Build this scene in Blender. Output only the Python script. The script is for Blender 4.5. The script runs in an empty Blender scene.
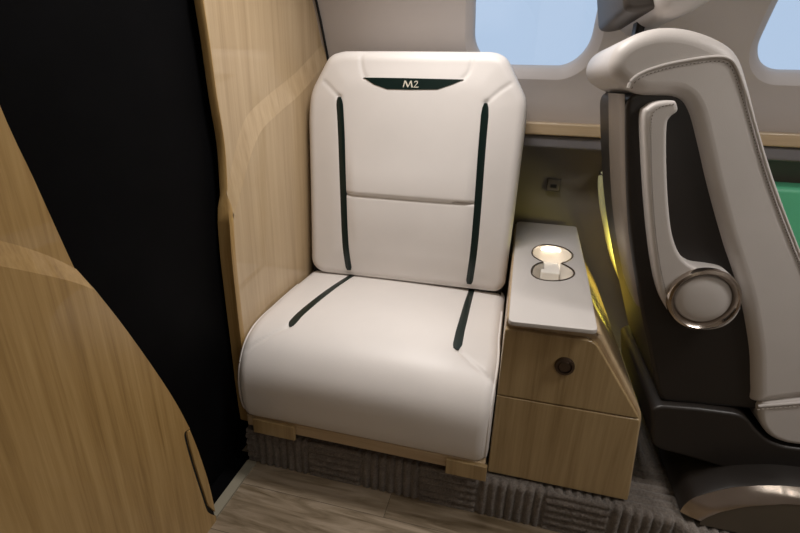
import bpy, bmesh, math, random
from math import sin, cos, radians, pi, sqrt, exp
from mathutils import Vector, Matrix, noise
random.seed(4)
SC = bpy.context.scene
COL = SC.collection

# ------------------------------------------------------------------ camera
F, CX, CY = 465.0, 400.0, 266.5
EYE = Vector((0, 0, 0.9))
yaw, pitch, roll = radians(-13.7), radians(-21.45), radians(1.65)
fw = Vector((sin(yaw) * cos(pitch), cos(yaw) * cos(pitch), sin(pitch)))
r0 = Vector((cos(yaw), -sin(yaw), 0)); u0 = r0.cross(fw)
rt = cos(roll) * r0 + sin(roll) * u0
up = -sin(roll) * r0 + cos(roll) * u0
cd = bpy.data.cameras.new('camera'); cam = bpy.data.objects.new('camera', cd); COL.objects.link(cam)
cd.sensor_width = 36; cd.lens = F / 800 * 36; cd.clip_start = 0.02
m = Matrix.Identity(4)
for i, v in enumerate((rt, up, -fw)):
    m[0][i], m[1][i], m[2][i] = v
m.translation = EYE
cam.matrix_world = m
SC.camera = cam

def ray(px, py):
    return rt * ((px - CX) / F) - up * ((py - CY) / F) + fw
def on_x(px, py, x):
    d = ray(px, py); return EYE + d * ((x - EYE.x) / d.x)
def on_y(px, py, y):
    d = ray(px, py); return EYE + d * ((y - EYE.y) / d.y)
def on_z(px, py, z):
    d = ray(px, py); return EYE + d * ((z - EYE.z) / d.z)
def xz(pts, y): return [(p.x, p.z) for p in (on_y(a, b, y) for a, b in pts)]
def yz(pts, x): return [(p.y, p.z) for p in (on_x(a, b, x) for a, b in pts)]

# ------------------------------------------------------------------ materials
def new_mat(name):
    m = bpy.data.materials.new(name); m.use_nodes = True
    nt = m.node_tree; b = nt.nodes['Principled BSDF']
    return m, nt, b
def N(nt, t, **k):
    n = nt.nodes.new(t)
    for a, v in k.items(): setattr(n, a, v)
    return n
def coords(nt, scale, rot=(0, 0, 0)):
    tc = N(nt, 'ShaderNodeTexCoord'); mp = N(nt, 'ShaderNodeMapping')
    mp.inputs['Scale'].default_value = scale; mp.inputs['Rotation'].default_value = rot
    nt.links.new(tc.outputs['Object'], mp.inputs['Vector'])
    return mp.outputs['Vector']
def ramp(nt, src, stops):
    r = N(nt, 'ShaderNodeValToRGB'); e = r.color_ramp.elements
    while len(e) < len(stops): e.new(0.5)
    for q, (p, c) in zip(e, stops): q.position = p; q.color = (*c, 1)
    nt.links.new(src, r.inputs['Fac']); return r.outputs['Color']
def bump(nt, b, h, strength, dist=0.001):
    n = N(nt, 'ShaderNodeBump'); n.inputs['Strength'].default_value = strength; n.inputs['Distance'].default_value = dist
    nt.links.new(h, n.inputs['Height']); nt.links.new(n.outputs['Normal'], b.inputs['Normal'])
def nz(nt, vec, scale, detail=4, rough=0.55, dist=0.0):
    t = N(nt, 'ShaderNodeTexNoise'); t.inputs['Scale'].default_value = scale; t.inputs['Detail'].default_value = detail
    t.inputs['Roughness'].default_value = rough; t.inputs['Distortion'].default_value = dist
    nt.links.new(vec, t.inputs['Vector']); return t.outputs['Fac']
def math_(nt, op, a, b):
    n = N(nt, 'ShaderNodeMath', operation=op)
    for s, v in ((0, a), (1, b)):
        if isinstance(v, (int, float)): n.inputs[s].default_value = v
        else: nt.links.new(v, n.inputs[s])
    return n.outputs[0]

def plain(name, col, rough=0.5, metal=0.0, grain=0.0, gscale=400, coat=0.0, var=0.06):
    m, nt, b = new_mat(name)
    v = coords(nt, (1, 1, 1))
    n = nz(nt, v, 9.0, 3)
    lo = tuple(c * (1 - var) for c in col); hi = tuple(min(1, c * (1 + var)) for c in col)
    nt.links.new(ramp(nt, n, [(0.3, lo), (0.7, hi)]), b.inputs['Base Color'])
    b.inputs['Roughness'].default_value = rough; b.inputs['Metallic'].default_value = metal
    b.inputs['Coat Weight'].default_value = coat; b.inputs['Coat Roughness'].default_value = 0.08
    if grain: bump(nt, b, nz(nt, v, gscale, 2), grain, 0.0006)
    return m

def veneer(name, dark, mid, light, scale, coat=0.5, rot=(0, 0, 0), rough=0.42, fig=1.0):
    """Straight-grained varnished oak: long fibres along the low-scale axis."""
    m, nt, b = new_mat(name)
    v = coords(nt, scale, rot)
    a = nz(nt, v, 1.0, 6, 0.62, 0.25 * fig)
    v2 = coords(nt, tuple(s * 4.3 for s in scale), rot)
    c = nz(nt, v2, 1.0, 3, 0.6)
    s = math_(nt, 'ADD', math_(nt, 'MULTIPLY', a, 0.7), math_(nt, 'MULTIPLY', c, 0.3))
    nt.links.new(ramp(nt, s, [(0.32, dark), (0.5, mid), (0.68, light)]), b.inputs['Base Color'])
    b.inputs['Roughness'].default_value = rough
    b.inputs['Coat Weight'].default_value = coat; b.inputs['Coat Roughness'].default_value = 0.04
    return m

OAK_D, OAK_M, OAK_L = (0.26, 0.175, 0.075), (0.37, 0.26, 0.125), (0.45, 0.33, 0.17)
M = {}
M['oak_z'] = veneer('oak_upright', OAK_D, OAK_M, OAK_L, (46, 46, 1.6))
M['oak_part'] = veneer('oak_partition', (0.36, 0.255, 0.14), (0.445, 0.325, 0.19), (0.51, 0.385, 0.235), (40, 40, 1.3), coat=0.6)
M['oak_left'] = veneer('oak_partition_near', (0.25, 0.145, 0.045), (0.39, 0.245, 0.09), (0.50, 0.335, 0.14), (52, 52, 1.5), coat=0.6)
M['oak_x'] = veneer('oak_lengthwise', (0.36, 0.25, 0.14), (0.45, 0.33, 0.20), (0.52, 0.40, 0.25), (1.6, 46, 46))
M['leather'] = plain('white_leather', (0.72, 0.685, 0.66), 0.46, grain=0.25, gscale=700, var=0.02)
M['leather_pad'] = plain('pale_leather', (0.52, 0.49, 0.465), 0.42, grain=0.2, gscale=700, var=0.02)
M['shaded_white'] = plain('shaded_white_leather', (0.545, 0.51, 0.485), 0.46, grain=0.3, gscale=600, var=0.03)  # same white leather, darkened for the weaker light on the right seat
M['thread'] = plain('thread', (0.50, 0.46, 0.41), 0.8)
M['thread_dark'] = plain('thread_dark', (0.17, 0.145, 0.125), 0.8)
M['green_trim'] = plain('dark_green_leather', (0.004, 0.013, 0.011), 0.28, grain=0.2, gscale=500)
M['letters'] = plain('pale_lettering', (0.62, 0.58, 0.48), 0.4)
M['shell'] = plain('dark_brown_shell', (0.0155, 0.012, 0.0098), 0.42, grain=0.25, gscale=500)
M['shell_taupe'] = plain('taupe_shell', (0.20, 0.165, 0.135), 0.42, grain=0.2, gscale=500)
M['headrest_shell'] = plain('headrest_shell', (0.05, 0.041, 0.034), 0.55, grain=0.2, gscale=500)
M['black'] = plain('black_cloth', (0.0022, 0.0022, 0.0026), 0.62, var=0.2)
for k_ in ('black',): M[k_].node_tree.nodes['Principled BSDF'].inputs['Specular IOR Level'].default_value = 0.05
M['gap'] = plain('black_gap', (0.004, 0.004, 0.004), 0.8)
M['wall'] = plain('sidewall_lining', (0.47, 0.425, 0.40), 0.55, grain=0.15, gscale=300, var=0.02)
M['wall_low'] = plain('lower_lining', (0.175, 0.155, 0.13), 0.6, grain=0.3, gscale=350, var=0.03)
M['rail'] = plain('grey_rail', (0.16, 0.15, 0.155), 0.5)
M['steel'] = plain('brushed_steel', (0.56, 0.49, 0.43), 0.19, 1.0, var=0.1)
M['bronze'] = plain('bronze_latch', (0.12, 0.09, 0.07), 0.3, 0.9)
M['white_plastic'] = plain('white_plastic', (0.78, 0.74, 0.68), 0.35)
M['socket'] = plain('socket_plastic', (0.10, 0.085, 0.07), 0.4)
M['threshold'] = plain('threshold_strip', (0.27, 0.245, 0.185), 0.5)
M['base_tan'] = plain('tan_panel', (0.10, 0.08, 0.055), 0.55)
M['green'] = plain('green_panel', (0.10, 0.46, 0.25), 0.45)
M['ceil'] = plain('ceiling_lining', (0.62, 0.585, 0.55), 0.6)

def carpet_mat():
    m, nt, b = new_mat('carpet_pile')
    v = coords(nt, (1, 1, 1))
    n = nz(nt, v, 260, 4, 0.7); k = nz(nt, v, 30, 3)
    s = math_(nt, 'ADD', math_(nt, 'MULTIPLY', n, 0.7), math_(nt, 'MULTIPLY', k, 0.3))
    nt.links.new(ramp(nt, s, [(0.3, (0.055, 0.045, 0.038)), (0.7, (0.24, 0.205, 0.175))]), b.inputs['Base Color'])
    b.inputs['Roughness'].default_value = 0.95
    b.inputs['Sheen Weight'].default_value = 0.25
    bump(nt, b, n, 0.8, 0.003)
    return m
M['carpet'] = carpet_mat()

def plank_mat():
    m, nt, b = new_mat('floor_planks')
    tc = N(nt, 'ShaderNodeTexCoord')
    mp = N(nt, 'ShaderNodeMapping'); nt.links.new(tc.outputs['Object'], mp.inputs['Vector'])
    mp.inputs['Location'].default_value = (0.75, 0.020, 0)
    br = N(nt, 'ShaderNodeTexBrick'); nt.links.new(mp.outputs['Vector'], br.inputs['Vector'])
    br.inputs['Color1'].default_value = (0, 0, 0, 1); br.inputs['Color2'].default_value = (1, 1, 1, 1)
    br.inputs['Mortar'].default_value = (0.5, 0.5, 0.5, 1)
    br.inputs['Scale'].default_value = 1.0; br.inputs['Brick Width'].default_value = 1.1
    br.inputs['Row Height'].default_value = 0.1255; br.inputs['Mortar Size'].default_value = 0.0006
    br.inputs['Mortar Smooth'].default_value = 0.1
    sep = N(nt, 'ShaderNodeSeparateColor'); nt.links.new(br.outputs['Color'], sep.inputs['Color'])
    # offset the grain in each plank
    cmb = N(nt, 'ShaderNodeCombineXYZ'); nt.links.new(math_(nt, 'MULTIPLY', sep.outputs['Red'], 7.0), cmb.inputs['X'])
    nt.links.new(math_(nt, 'MULTIPLY', sep.outputs['Red'], 3.0), cmb.inputs['Y'])
    ad = N(nt, 'ShaderNodeVectorMath', operation='ADD'); nt.links.new(tc.outputs['Object'], ad.inputs[0]); nt.links.new(cmb.outputs[0], ad.inputs[1])
    m2 = N(nt, 'ShaderNodeMapping'); m2.inputs['Scale'].default_value = (5.0, 36, 1); nt.links.new(ad.outputs[0], m2.inputs['Vector'])
    g = nz(nt, m2.outputs['Vector'], 1.0, 7, 0.6, 1.3)
    s = math_(nt, 'ADD', math_(nt, 'MULTIPLY', g, 0.78), math_(nt, 'MULTIPLY', sep.outputs['Red'], 0.22))
    c = ramp(nt, s, [(0.36, (0.11, 0.078, 0.042)), (0.52, (0.235, 0.182, 0.122)), (0.72, (0.36, 0.29, 0.215))])
    mx = N(nt, 'ShaderNodeMix', data_type='RGBA'); nt.links.new(br.outputs['Fac'], mx.inputs['Factor'])
    nt.links.new(c, mx.inputs['A']); mx.inputs['B'].default_value = (0.05, 0.036, 0.022, 1)
    nt.links.new(mx.outputs['Result'], b.inputs['Base Color'])
    b.inputs['Roughness'].default_value = 0.42
    bump(nt, b, g, 0.12, 0.001)
    return m
M['planks'] = plank_mat()

def glass_mat():
    m, nt, b = new_mat('window_glass'); nt.nodes.remove(b)
    t = N(nt, 'ShaderNodeBsdfTransparent'); t.inputs['Color'].default_value = (0.96, 0.98, 0.99, 1)
    g = N(nt, 'ShaderNodeBsdfGlossy'); g.inputs['Roughness'].default_value = 0.03
    mx = N(nt, 'ShaderNodeMixShader'); mx.inputs[0].default_value = 0.04
    nt.links.new(t.outputs[0], mx.inputs[1]); nt.links.new(g.outputs[0], mx.inputs[2])
    nt.links.new(mx.outputs[0], nt.nodes['Material Output'].inputs['Surface'])
    return m
M['glass'] = glass_mat()

def led_mat(name, col, s):
    m, nt, b = new_mat(name)
    b.inputs['Base Color'].default_value = (*col, 1)
    b.inputs['Emission Color'].default_value = (*col, 1); b.inputs['Emission Strength'].default_value = s
    return m
M['led'] = led_mat('warm_led', (1.0, 0.85, 0.66), 12.0)
M['led_yellow'] = led_mat('yellow_led', (1.0, 0.86, 0.12), 40.0)
M['lamp'] = led_mat('lamp_diffuser', (1.0, 0.86, 0.70), 3.0)

# ------------------------------------------------------------------ builders
def empty(name, loc, label, cat, group=None):
    o = bpy.data.objects.new(name, None); COL.objects.link(o); o.location = loc; o.empty_display_size = 0.05
    o['label'] = label; o['category'] = cat
    if group: o['group'] = group
    return o
def world_loc(o):
    v = Vector((0, 0, 0))
    while o: v += o.location; o = o.parent
    return v
def link(name, bm, mat, parent=None, origin=None, smooth=35, label=None):
    """One mesh object from a bmesh that holds world coordinates."""
    off = world_loc(parent) if parent else Vector((0, 0, 0))
    if origin is not None: loc = Vector(origin) - off
    else: loc = Vector((0, 0, 0))
    bmesh.ops.recalc_face_normals(bm, faces=bm.faces)
    bmesh.ops.translate(bm, vec=-(off + loc), verts=bm.verts)
    me = bpy.data.meshes.new(name); bm.to_mesh(me); bm.free()
    me.materials.append(mat)
    fl = me.attributes.get('flat_cap')
    for p in me.polygons: p.use_smooth = True
    me.set_sharp_from_angle(angle=radians(smooth))
    if fl:
        flat = [d.value for d in fl.data]
        for p in me.polygons: p.use_smooth = not flat[p.index]
    o = bpy.data.objects.new(name, me); o.location = loc; COL.objects.link(o)
    if parent: o.parent = parent
    if label: o['label'] = label
    return o
def tag(o, label, cat, group=None):
    o['label'] = label; o['category'] = cat
    if group: o['group'] = group
    return o
def structure(o): o['kind'] = 'structure'; return o

def cr(pts, n=6, closed=True):
    """Catmull-Rom resample of a 2D/3D polyline."""
    P = [Vector(p) for p in pts]; L = len(P); out = []
    rng = range(L) if closed else range(L - 1)
    for i in rng:
        g = (lambda k: P[k % L]) if closed else (lambda k: P[max(0, min(L - 1, k))])
        a, b, c, d = g(i - 1), g(i), g(i + 1), g(i + 2)
        for j in range(n):
            t = j / n
            out.append(0.5 * (2 * b + (c - a) * t + (2 * a - 5 * b + 4 * c - d) * t * t + (3 * b - a - 3 * c + d) * t ** 3))
    if not closed: out.append(P[-1].copy())
    return out
def rounded(pts, r, n=5):
    """Round the corners of a polygon; r is one radius or one per corner."""
    P = [Vector(p) for p in pts]; L = len(P); out = []
    for i in range(L):
        a, b, c = P[i - 1], P[i], P[(i + 1) % L]
        rr = r[i] if isinstance(r, (list, tuple)) else r
        if rr <= 1e-6: out.append(b.copy()); continue
        u, v = (a - b), (c - b)
        k = min(rr, u.length * 0.48, v.length * 0.48)
        s, e = b + u.normalized() * k, b + v.normalized() * k
        for j in range(n + 1):
            t = j / n; out.append(s * (1 - t) ** 2 + b * 2 * t * (1 - t) + e * t * t)
    return out
def dens(pts, step, closed=True):
    P = [Vector(p) for p in pts]; out = []
    L = len(P)
    for i in range(L if closed else L - 1):
        a, b = P[i], P[(i + 1) % L]; k = max(1, int((b - a).length / step))
        for j in range(k): out.append(a.lerp(b, j / k))
    if not closed: out.append(P[-1])
    return out
def area2(P): return 0.5 * sum(P[i - 1].x * P[i].y - P[i].x * P[i - 1].y for i in range(len(P)))
def inset(P, d):
    """Offset a closed 2D polygon inward."""
    s = 1 if area2(P) > 0 else -1; L = len(P); out = []
    for i in range(L):
        e1 = (P[i] - P[i - 1]); e2 = (P[(i + 1) % L] - P[i])
        if e1.length < 1e-9: e1 = e2
        if e2.length < 1e-9: e2 = e1
        e1, e2 = e1.normalized(), e2.normalized()
        n1, n2 = Vector((-e1.y, e1.x)) * s, Vector((-e2.y, e2.x)) * s
        n = n1 + n2
        if n.length < 1e-6: n = n1
        n.normalize(); k = min(1.8, 1 / max(0.3, n.dot(n1)))
        out.append(P[i] + n * d * k)
    for _ in range(40):          # fold loops of tight corners together
        bad = 0
        for i in range(L):
            if (out[i] - out[i - 1]).dot(P[i] - P[i - 1]) < 0:
                c = (out[i] + out[i - 1]) / 2; out[i] = c.copy(); out[i - 1] = c.copy(); bad = 1
        if not bad: break
    return out
AX = {'y': lambda a, d: Vector((a.x, d, a.y)), 'x': lambda a, d: Vector((d, a.x, a.y)), 'z': lambda a, d: Vector((a.x, a.y, d))}
def slab(pts, axis, d0, d1, R=0.004, seg=4, R1=None, bm=None, dome=0.0):
    """Prism over a 2D outline from d0 (face in view) to d1, with rounded rims."""
    bm = bm or bmesh.new(); fn = AX[axis]; P = []
    lay = bm.faces.layers.int.get('flat_cap') or bm.faces.layers.int.new('flat_cap')
    for p in pts:
        p = Vector(p)
        if not P or (p - P[-1]).length > 2e-4: P.append(p)
    while (P[0] - P[-1]).length < 2e-4: P.pop()
    sg = 1 if d1 > d0 else -1; R1 = R if R1 is None else R1
    rings = []
    for k in range(seg + 1):
        t = pi / 2 * k / seg
        rings.append((R * (1 - sin(t)), d0 + sg * R * (1 - cos(t))))
    for k in range(seg + 1):
        t = pi / 2 * k / seg
        rings.append((R1 * (1 - cos(t)), d1 - sg * R1 * (1 - sin(t))))
    vs = []
    for off, d in rings:
        Q = inset(P, off) if off > 1e-7 else P
        vs.append([bm.verts.new(fn(q, d)) for q in Q])
    L = len(P)
    for a, b in zip(vs, vs[1:]):
        for i in range(L):
            bm.faces.new((a[i - 1], a[i], b[i], b[i - 1]))
    if dome:
        Q = inset(P, R); c = sum((Vector(q) for q in Q), Vector((0, 0))) / L; prev = vs[0]
        for t in (0.2, 0.4, 0.6, 0.8):
            cur = [bm.verts.new(fn(q.lerp(c, t), d0 - sg * dome * (1 - (1 - t) ** 2))) for q in Q]
            for i in range(L): bm.faces.new((prev[i - 1], prev[i], cur[i], cur[i - 1]))
            prev = cur
        top = bm.verts.new(fn(c, d0 - sg * dome))
        for i in range(L): bm.faces.new((prev[i - 1], prev[i], top))
    def uniq(r):
        o_ = []
        for v in r:
            if not o_ or (v.co - o_[-1].co).length > 3e-5: o_.append(v)
        while (o_[0].co - o_[-1].co).length < 3e-5: o_.pop()
        return o_
    caps = [] if dome else [bm.faces.new(uniq(vs[0]))]
    caps.append(bm.faces.new(list(reversed(uniq(vs[-1])))))
    for f in caps: f.normal_update()
    res = bmesh.ops.triangulate(bm, faces=caps, ngon_method='EAR_CLIP')
    for f in res['faces']: f[lay] = 1
    return bm
def box(x0, x1, y0, y1, z0, z1, R=0.003, bm=None):
    return slab([(x0, z0), (x1, z0), (x1, z1), (x0, z1)], 'y', y0, y1, R, 3, bm=bm)
def tube(pts, r, bm=None, n=8, closed=False):
    bm = bm or bmesh.new(); P = [Vector(p) for p in pts]; L = len(P); rings = []
    for i in range(L):
        a = P[i - 1] if (i or closed) else P[0]; b = P[(i + 1) % L] if (i < L - 1 or closed) else P[-1]
        t = (b - a).normalized(); q = Vector((0, 0, 1)) if abs(t.z) < 0.9 else Vector((1, 0, 0))
        u = t.cross(q).normalized(); v = t.cross(u)
        rings.append([bm.verts.new(P[i] + (u * cos(2 * pi * k / n) + v * sin(2 * pi * k / n)) * r) for k in range(n)])
    pairs = list(zip(rings, rings[1:])) + ([(rings[-1], rings[0])] if closed else [])
    for a, b in pairs:
        for k in range(n): bm.faces.new((a[k - 1], a[k], b[k], b[k - 1]))
    if not closed: bm.faces.new(rings[0]); bm.faces.new(list(reversed(rings[-1])))
    return bm
def stitches(pts, r, dash, gap, bm=None):
    bm = bm or bmesh.new(); P = dens(pts, 0.001, False); i = 0
    st = max(1, int((dash + gap) / 0.001)); d = max(1, int(dash / 0.001))
    while i + d < len(P):
        tube([P[i], P[i + d // 2], P[i + d]], r, bm, 5); i += st
    return bm
def lathe(prof, c, axis, n=64, bm=None, closed_top=True):
    """prof = [(radius, distance along axis)]."""
    bm = bm or bmesh.new(); rings = []
    for r, d in prof:
        ring = []
        for k in range(n):
            a = 2 * pi * k / n
            v = Vector((r * cos(a), d, r * sin(a))) if axis == 'y' else Vector((r * cos(a), r * sin(a), d))
            ring.append(bm.verts.new(Vector(c) + v))
        rings.append(ring)
    for a, b in zip(rings, rings[1:]):
        for k in range(n): bm.faces.new((a[k - 1], a[k], b[k], b[k - 1]))
    if closed_top: bm.faces.new(rings[0]); bm.faces.new(list(reversed(rings[-1])))
    return bm
def seg_dist(p, a, b):
    ab = b - a; t = max(0, min(1, (p - a).dot(ab) / max(1e-12, ab.length_squared)))
    return (p - a - ab * t).length
def pl_dist(p, line, closed=False):
    L = len(line)
    return min(seg_dist(p, line[i], line[(i + 1) % L]) for i in range(L if closed else L - 1))
def V2(pts): return [Vector(p) for p in pts]
def smooth01(t): t = max(0, min(1, t)); return t * t * (3 - 2 * t)

# ------------------------------------------------------------------ the setting
Y_STEP = 0.800           # front of the carpeted step
Z_PLAT = 0.100           # its top
bm = bmesh.new()
v = [bm.verts.new(p) for p in ((-1.0, -0.62, 0), (1.9, -0.62, 0), (1.9, 1.5, 0), (-1.0, 1.5, 0))]
bm.faces.new(v); structure(link('floor', bm, M['planks']))

# the lining's section: y as a function of z
SEC = [(0.0, 1.48), (0.3, 1.53), (0.5, 1.535), (0.68, 1.51), (0.80, 1.445), (0.92, 1.405), (1.0, 1.368), (1.1, 1.315), (1.2, 1.245), (1.3, 1.14), (1.38, 1.0), (1.43, 0.85), (1.45, 0.7)]
def ywall(z):
    for (z0, y0), (z1, y1) in zip(SEC, SEC[1:]):
        if z <= z1:
            i = SEC.index((z0, y0)); t = (z - z0) / (z1 - z0)
            a = SEC[max(0, i - 1)]; d = SEC[min(len(SEC) - 1, i + 2)]
            m0 = (y1 - a[1]) / max(1e-6, z1 - a[0]) * (z1 - z0); m1 = (d[1] - y0) / max(1e-6, d[0] - z0) * (z1 - z0)
            return (2 * t ** 3 - 3 * t * t + 1) * y0 + (t ** 3 - 2 * t * t + t) * m0 + (-2 * t ** 3 + 3 * t * t) * y1 + (t ** 3 - t * t) * m1
    return SEC[-1][1]
def wall_pt(x, z, depth=0.0):
    e = 0.004; t = Vector((0, ywall(z + e) - ywall(z - e), 2 * e)).normalized(); n = Vector((0, t.z, -t.y))
    return Vector((x, ywall(z), z)) + n * depth

Z_LEDGE = 0.79
def grid(bm, fn, us, vs):
    g = [[bm.verts.new(fn(u, v)) for u in us] for v in vs]
    for a, b in zip(g, g[1:]):
        for i in range(len(us) - 1): bm.faces.new((a[i], a[i + 1], b[i + 1], b[i]))
    return g
def lin(a, b, n): return [a + (b - a) * i / n for i in range(n + 1)]

WIN = [-0.003, 0.665]                               # window centres along the cabin
W_HX, W_Z0, W_Z1, W_R = 0.148, 0.943, 1.255, 0.075
HALF = 0.334
def rr_point(ang, hx, hz, r):
    """Point of a rounded rectangle in the direction ang from its centre."""
    dx, dz = cos(ang), sin(ang); lo, hi = 0.0, 2.0
    for _ in range(40):
        m_ = (lo + hi) / 2; x, z = abs(dx * m_), abs(dz * m_)
        qx, qz = x - hx + r, z - hz + r
        d = (sqrt(max(qx, 0) ** 2 + max(qz, 0) ** 2) + min(max(qx, qz), 0) - r)
        if d > 0: hi = m_
        else: lo = m_
    return dx * lo, dz * lo
ZC0, ZC1 = Z_LEDGE, 1.32
zc = (W_Z0 + W_Z1) / 2; hz = (W_Z1 - W_Z0) / 2
def angles(n=120):
    A = [2 * pi * i / n for i in range(n)]
    for sx in (-1, 1):
        for z in (ZC0, ZC1): A.append(math.atan2(z - zc, sx * HALF) % (2 * pi))
    return sorted(set(A))
ANG = angles()
def rect_point(a):
    dx, dz = cos(a), sin(a)
    t = min(HALF / abs(dx) if abs(dx) > 1e-9 else 9, ((ZC1 - zc) / dz) if dz > 1e-9 else 9, ((ZC0 - zc) / dz) if dz < -1e-9 else 9)
    return dx * t, dz * t
FUN = 0.022                                        # how far the sloping reveal spreads
bm = bmesh.new()
for wx in WIN:
    prev = None
    for k in range(9):
        t = k / 8
        ring = []
        for a in ANG:
            o_ = rect_point(a); i_ = rr_point(a, W_HX + FUN, hz + FUN, W_R + FUN)
            x, z = o_[0] * (1 - t) + i_[0] * t, o_[1] * (1 - t) + i_[1] * t
            ring.append(bm.verts.new(wall_pt(wx + x, zc + z)))
        if prev:
            for i in range(len(ANG)): bm.faces.new((prev[i - 1], prev[i], ring[i], ring[i - 1]))
        prev = ring
x_lo, x_hi = WIN[0] - HALF, WIN[1] + HALF
zs = lin(ZC0, ZC1, 30)
grid(bm, lambda x, z: wall_pt(x, z), [-1.0, x_lo], zs)
grid(bm, lambda x, z: wall_pt(x, z), [x_hi, 1.9], zs)
structure(link('wall_back', bm, M['wall'], smooth=60))
bm = bmesh.new()
grid(bm, lambda x, z: wall_pt(x, z), [-1.0, 1.9], lin(0.0, Z_LEDGE, 24))
lowwall = structure(link('wall_lower', bm, M['wall_low'], smooth=60))
lowwall['label'] = 'dark taupe lower lining under the wooden ledge'
for n_, wx in enumerate(WIN):
    bm = bmesh.new(); prev = None
    for spread, depth in ((FUN, 0.0), (FUN * 0.85, 0.002), (FUN * 0.4, 0.010), (FUN * 0.1, 0.017), (0.0, 0.024), (0.0, 0.036)):
        ring = []
        for a in ANG:
            x, z = rr_point(a, W_HX + spread, hz + spread, W_R + spread)
            ring.append(bm.verts.new(wall_pt(wx + x, zc + z, depth)))
        if prev:
            for i in range(len(ANG)): bm.faces.new((prev[i - 1], prev[i], ring[i], ring[i - 1]))
        prev = ring
    w = structure(link('window_%d' % (n_ + 1), bm, M['wall'], smooth=60))
    bm = bmesh.new()
    rings = []
    for s in (0.0, 0.5, 1.0):
        if s == 0: continue
        rings.append([bm.verts.new(wall_pt(wx + x * s, zc + z * s, 0.032)) for x, z in (rr_point(a, W_HX + 0.004, hz + 0.004, W_R) for a in ANG)])
    c = bm.verts.new(wall_pt(wx, zc, 0.032))
    for i in range(len(ANG)):
        bm.faces.new((c, rings[0][i - 1], rings[0][i])); bm.faces.new((rings[0][i - 1], rings[0][i], rings[1][i], rings[1][i - 1]))
    link('window_pane', bm, M['glass'], w)
# ceiling: from the lining over to the other side
bm = bmesh.new()
prof = [(ywall(z), z) for z in lin(1.32, 1.45, 8)] + [(0.4, 1.45), (0.0, 1.45), (-0.62, 1.45)]
grid(bm, lambda x, k: Vector((x, prof[k][0], prof[k][1])), [-1.0, 1.9], range(len(prof)))
structure(link('ceiling', bm, M['ceil'], smooth=60))
# unseen near side of the cabin, closed behind the camera to keep outside light out
bm = bmesh.new()
box(-1.0, 1.9, -0.64, -0.60, 0.0, 1.46, 0.004, bm)
structure(link('wall_front', bm, M['wall']))
bm = box(1.9, 1.94, -0.62, 1.56, 0, 1.46); structure(link('wall_right', bm, M['wall']))
bm = box(-1.04, -1.0, -0.62, 1.56, 0, 1.46); structure(link('wall_left', bm, M['wall_low']))

# wooden ledge and grey rail along the sidewall
y_l = 1.392
bm = box(-0.566, 1.88, y_l, ywall(0.8) + 0.01, 0.778, 0.811, 0.005)
structure(link('trim_1', bm, M['oak_x']))
bm = box(-0.566, 1.88, y_l + 0.012, ywall(0.75) + 0.01, 0.742, 0.778, 0.008)
structure(link('trim_2', bm, M['rail']))

# carpeted step, woven in squares of ribs
def carpet():
    bm = bmesh.new(); path = []
    R = 0.012
    for z in lin(0.0, Z_PLAT - R, 24): path.append((Y_STEP, z, -1, 0))
    for k in range(1, 5):
        a = pi / 2 * k / 5; path.append((Y_STEP + R - R * cos(a), Z_PLAT - R + R * sin(a), -cos(a), sin(a)))
    for y in lin(Y_STEP + R, 1.0, 50): path.append((y, Z_PLAT, 0, 1))
    for y in lin(1.0, 1.49, 20)[1:]: path.append((y, Z_PLAT, 0, 1))
    S = [0.0]
    for a, b in zip(path, path[1:]): S.append(S[-1] + math.hypot(b[0] - a[0], b[1] - a[1]))
    T = 0.137
    def fn(x, k):
        y, z, ny, nz_ = path[k]; s = S[k] + 0.028
        cx_, cs = math.floor((x + 0.002) / T), math.floor(s / T)
        q = x if (cx_ + cs) % 2 == 0 else s
        rib = abs(sin(pi * q / 0.0195)) ** 0.6
        if (abs((x + 0.002) / T % 1 - 0.5) > 0.47): rib = 0.3
        h = 0.0095 * rib - 0.0080 + 0.0026 * noise.noise(Vector((x * 160, y * 160, z * 160))) + 0.0016 * noise.noise(Vector((x * 420, y * 420, z * 420)))
        if z < 0.004: h = min(h, 0)
        if y < 0.9: y -= 0.15 * smooth01((x - 0.395) / 0.06) * max(0, min(1, (0.9 - y) / 0.1))
        return Vector((x, y + ny * h, z + nz_ * h))
    grid(bm, fn, lin(-0.5745, 1.5, 780), range(len(path)))
    return bm
tag(link('carpeted_step', carpet(), M['carpet'], origin=(0.3, Y_STEP, 0), smooth=180),
    'dark taupe carpet woven in squares of ribs, covering the step below the seats', 'carpet')

# ------------------------------------------------------------------ partitions and the black panel between them
XR = -0.572
face_edge = yz([(205, -30), (208, 0), (214, 40), (222, 100), (229, 145), (232, 195), (235, 250), (240, 300), (245, 345)], XR) + [(0.832, 0.2), (0.836, Z_PLAT)]
face_edge = [(face_edge[0][0] - 0.006, 1.32), (face_edge[0][0] - 0.003, 1.2)] + face_edge
def back_edge_y(z): return ywall(z) + 0.004
edge = cr(face_edge, 4, False)
outl = [Vector(p) for p in edge] + [Vector((back_edge_y(z), z)) for z in lin(Z_PLAT, 1.32, 20)]
part_r = empty('partition', (XR - 0.015, 1.1, Z_PLAT), 'tall pale oak partition behind the left side of the white seat', 'partition')
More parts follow.
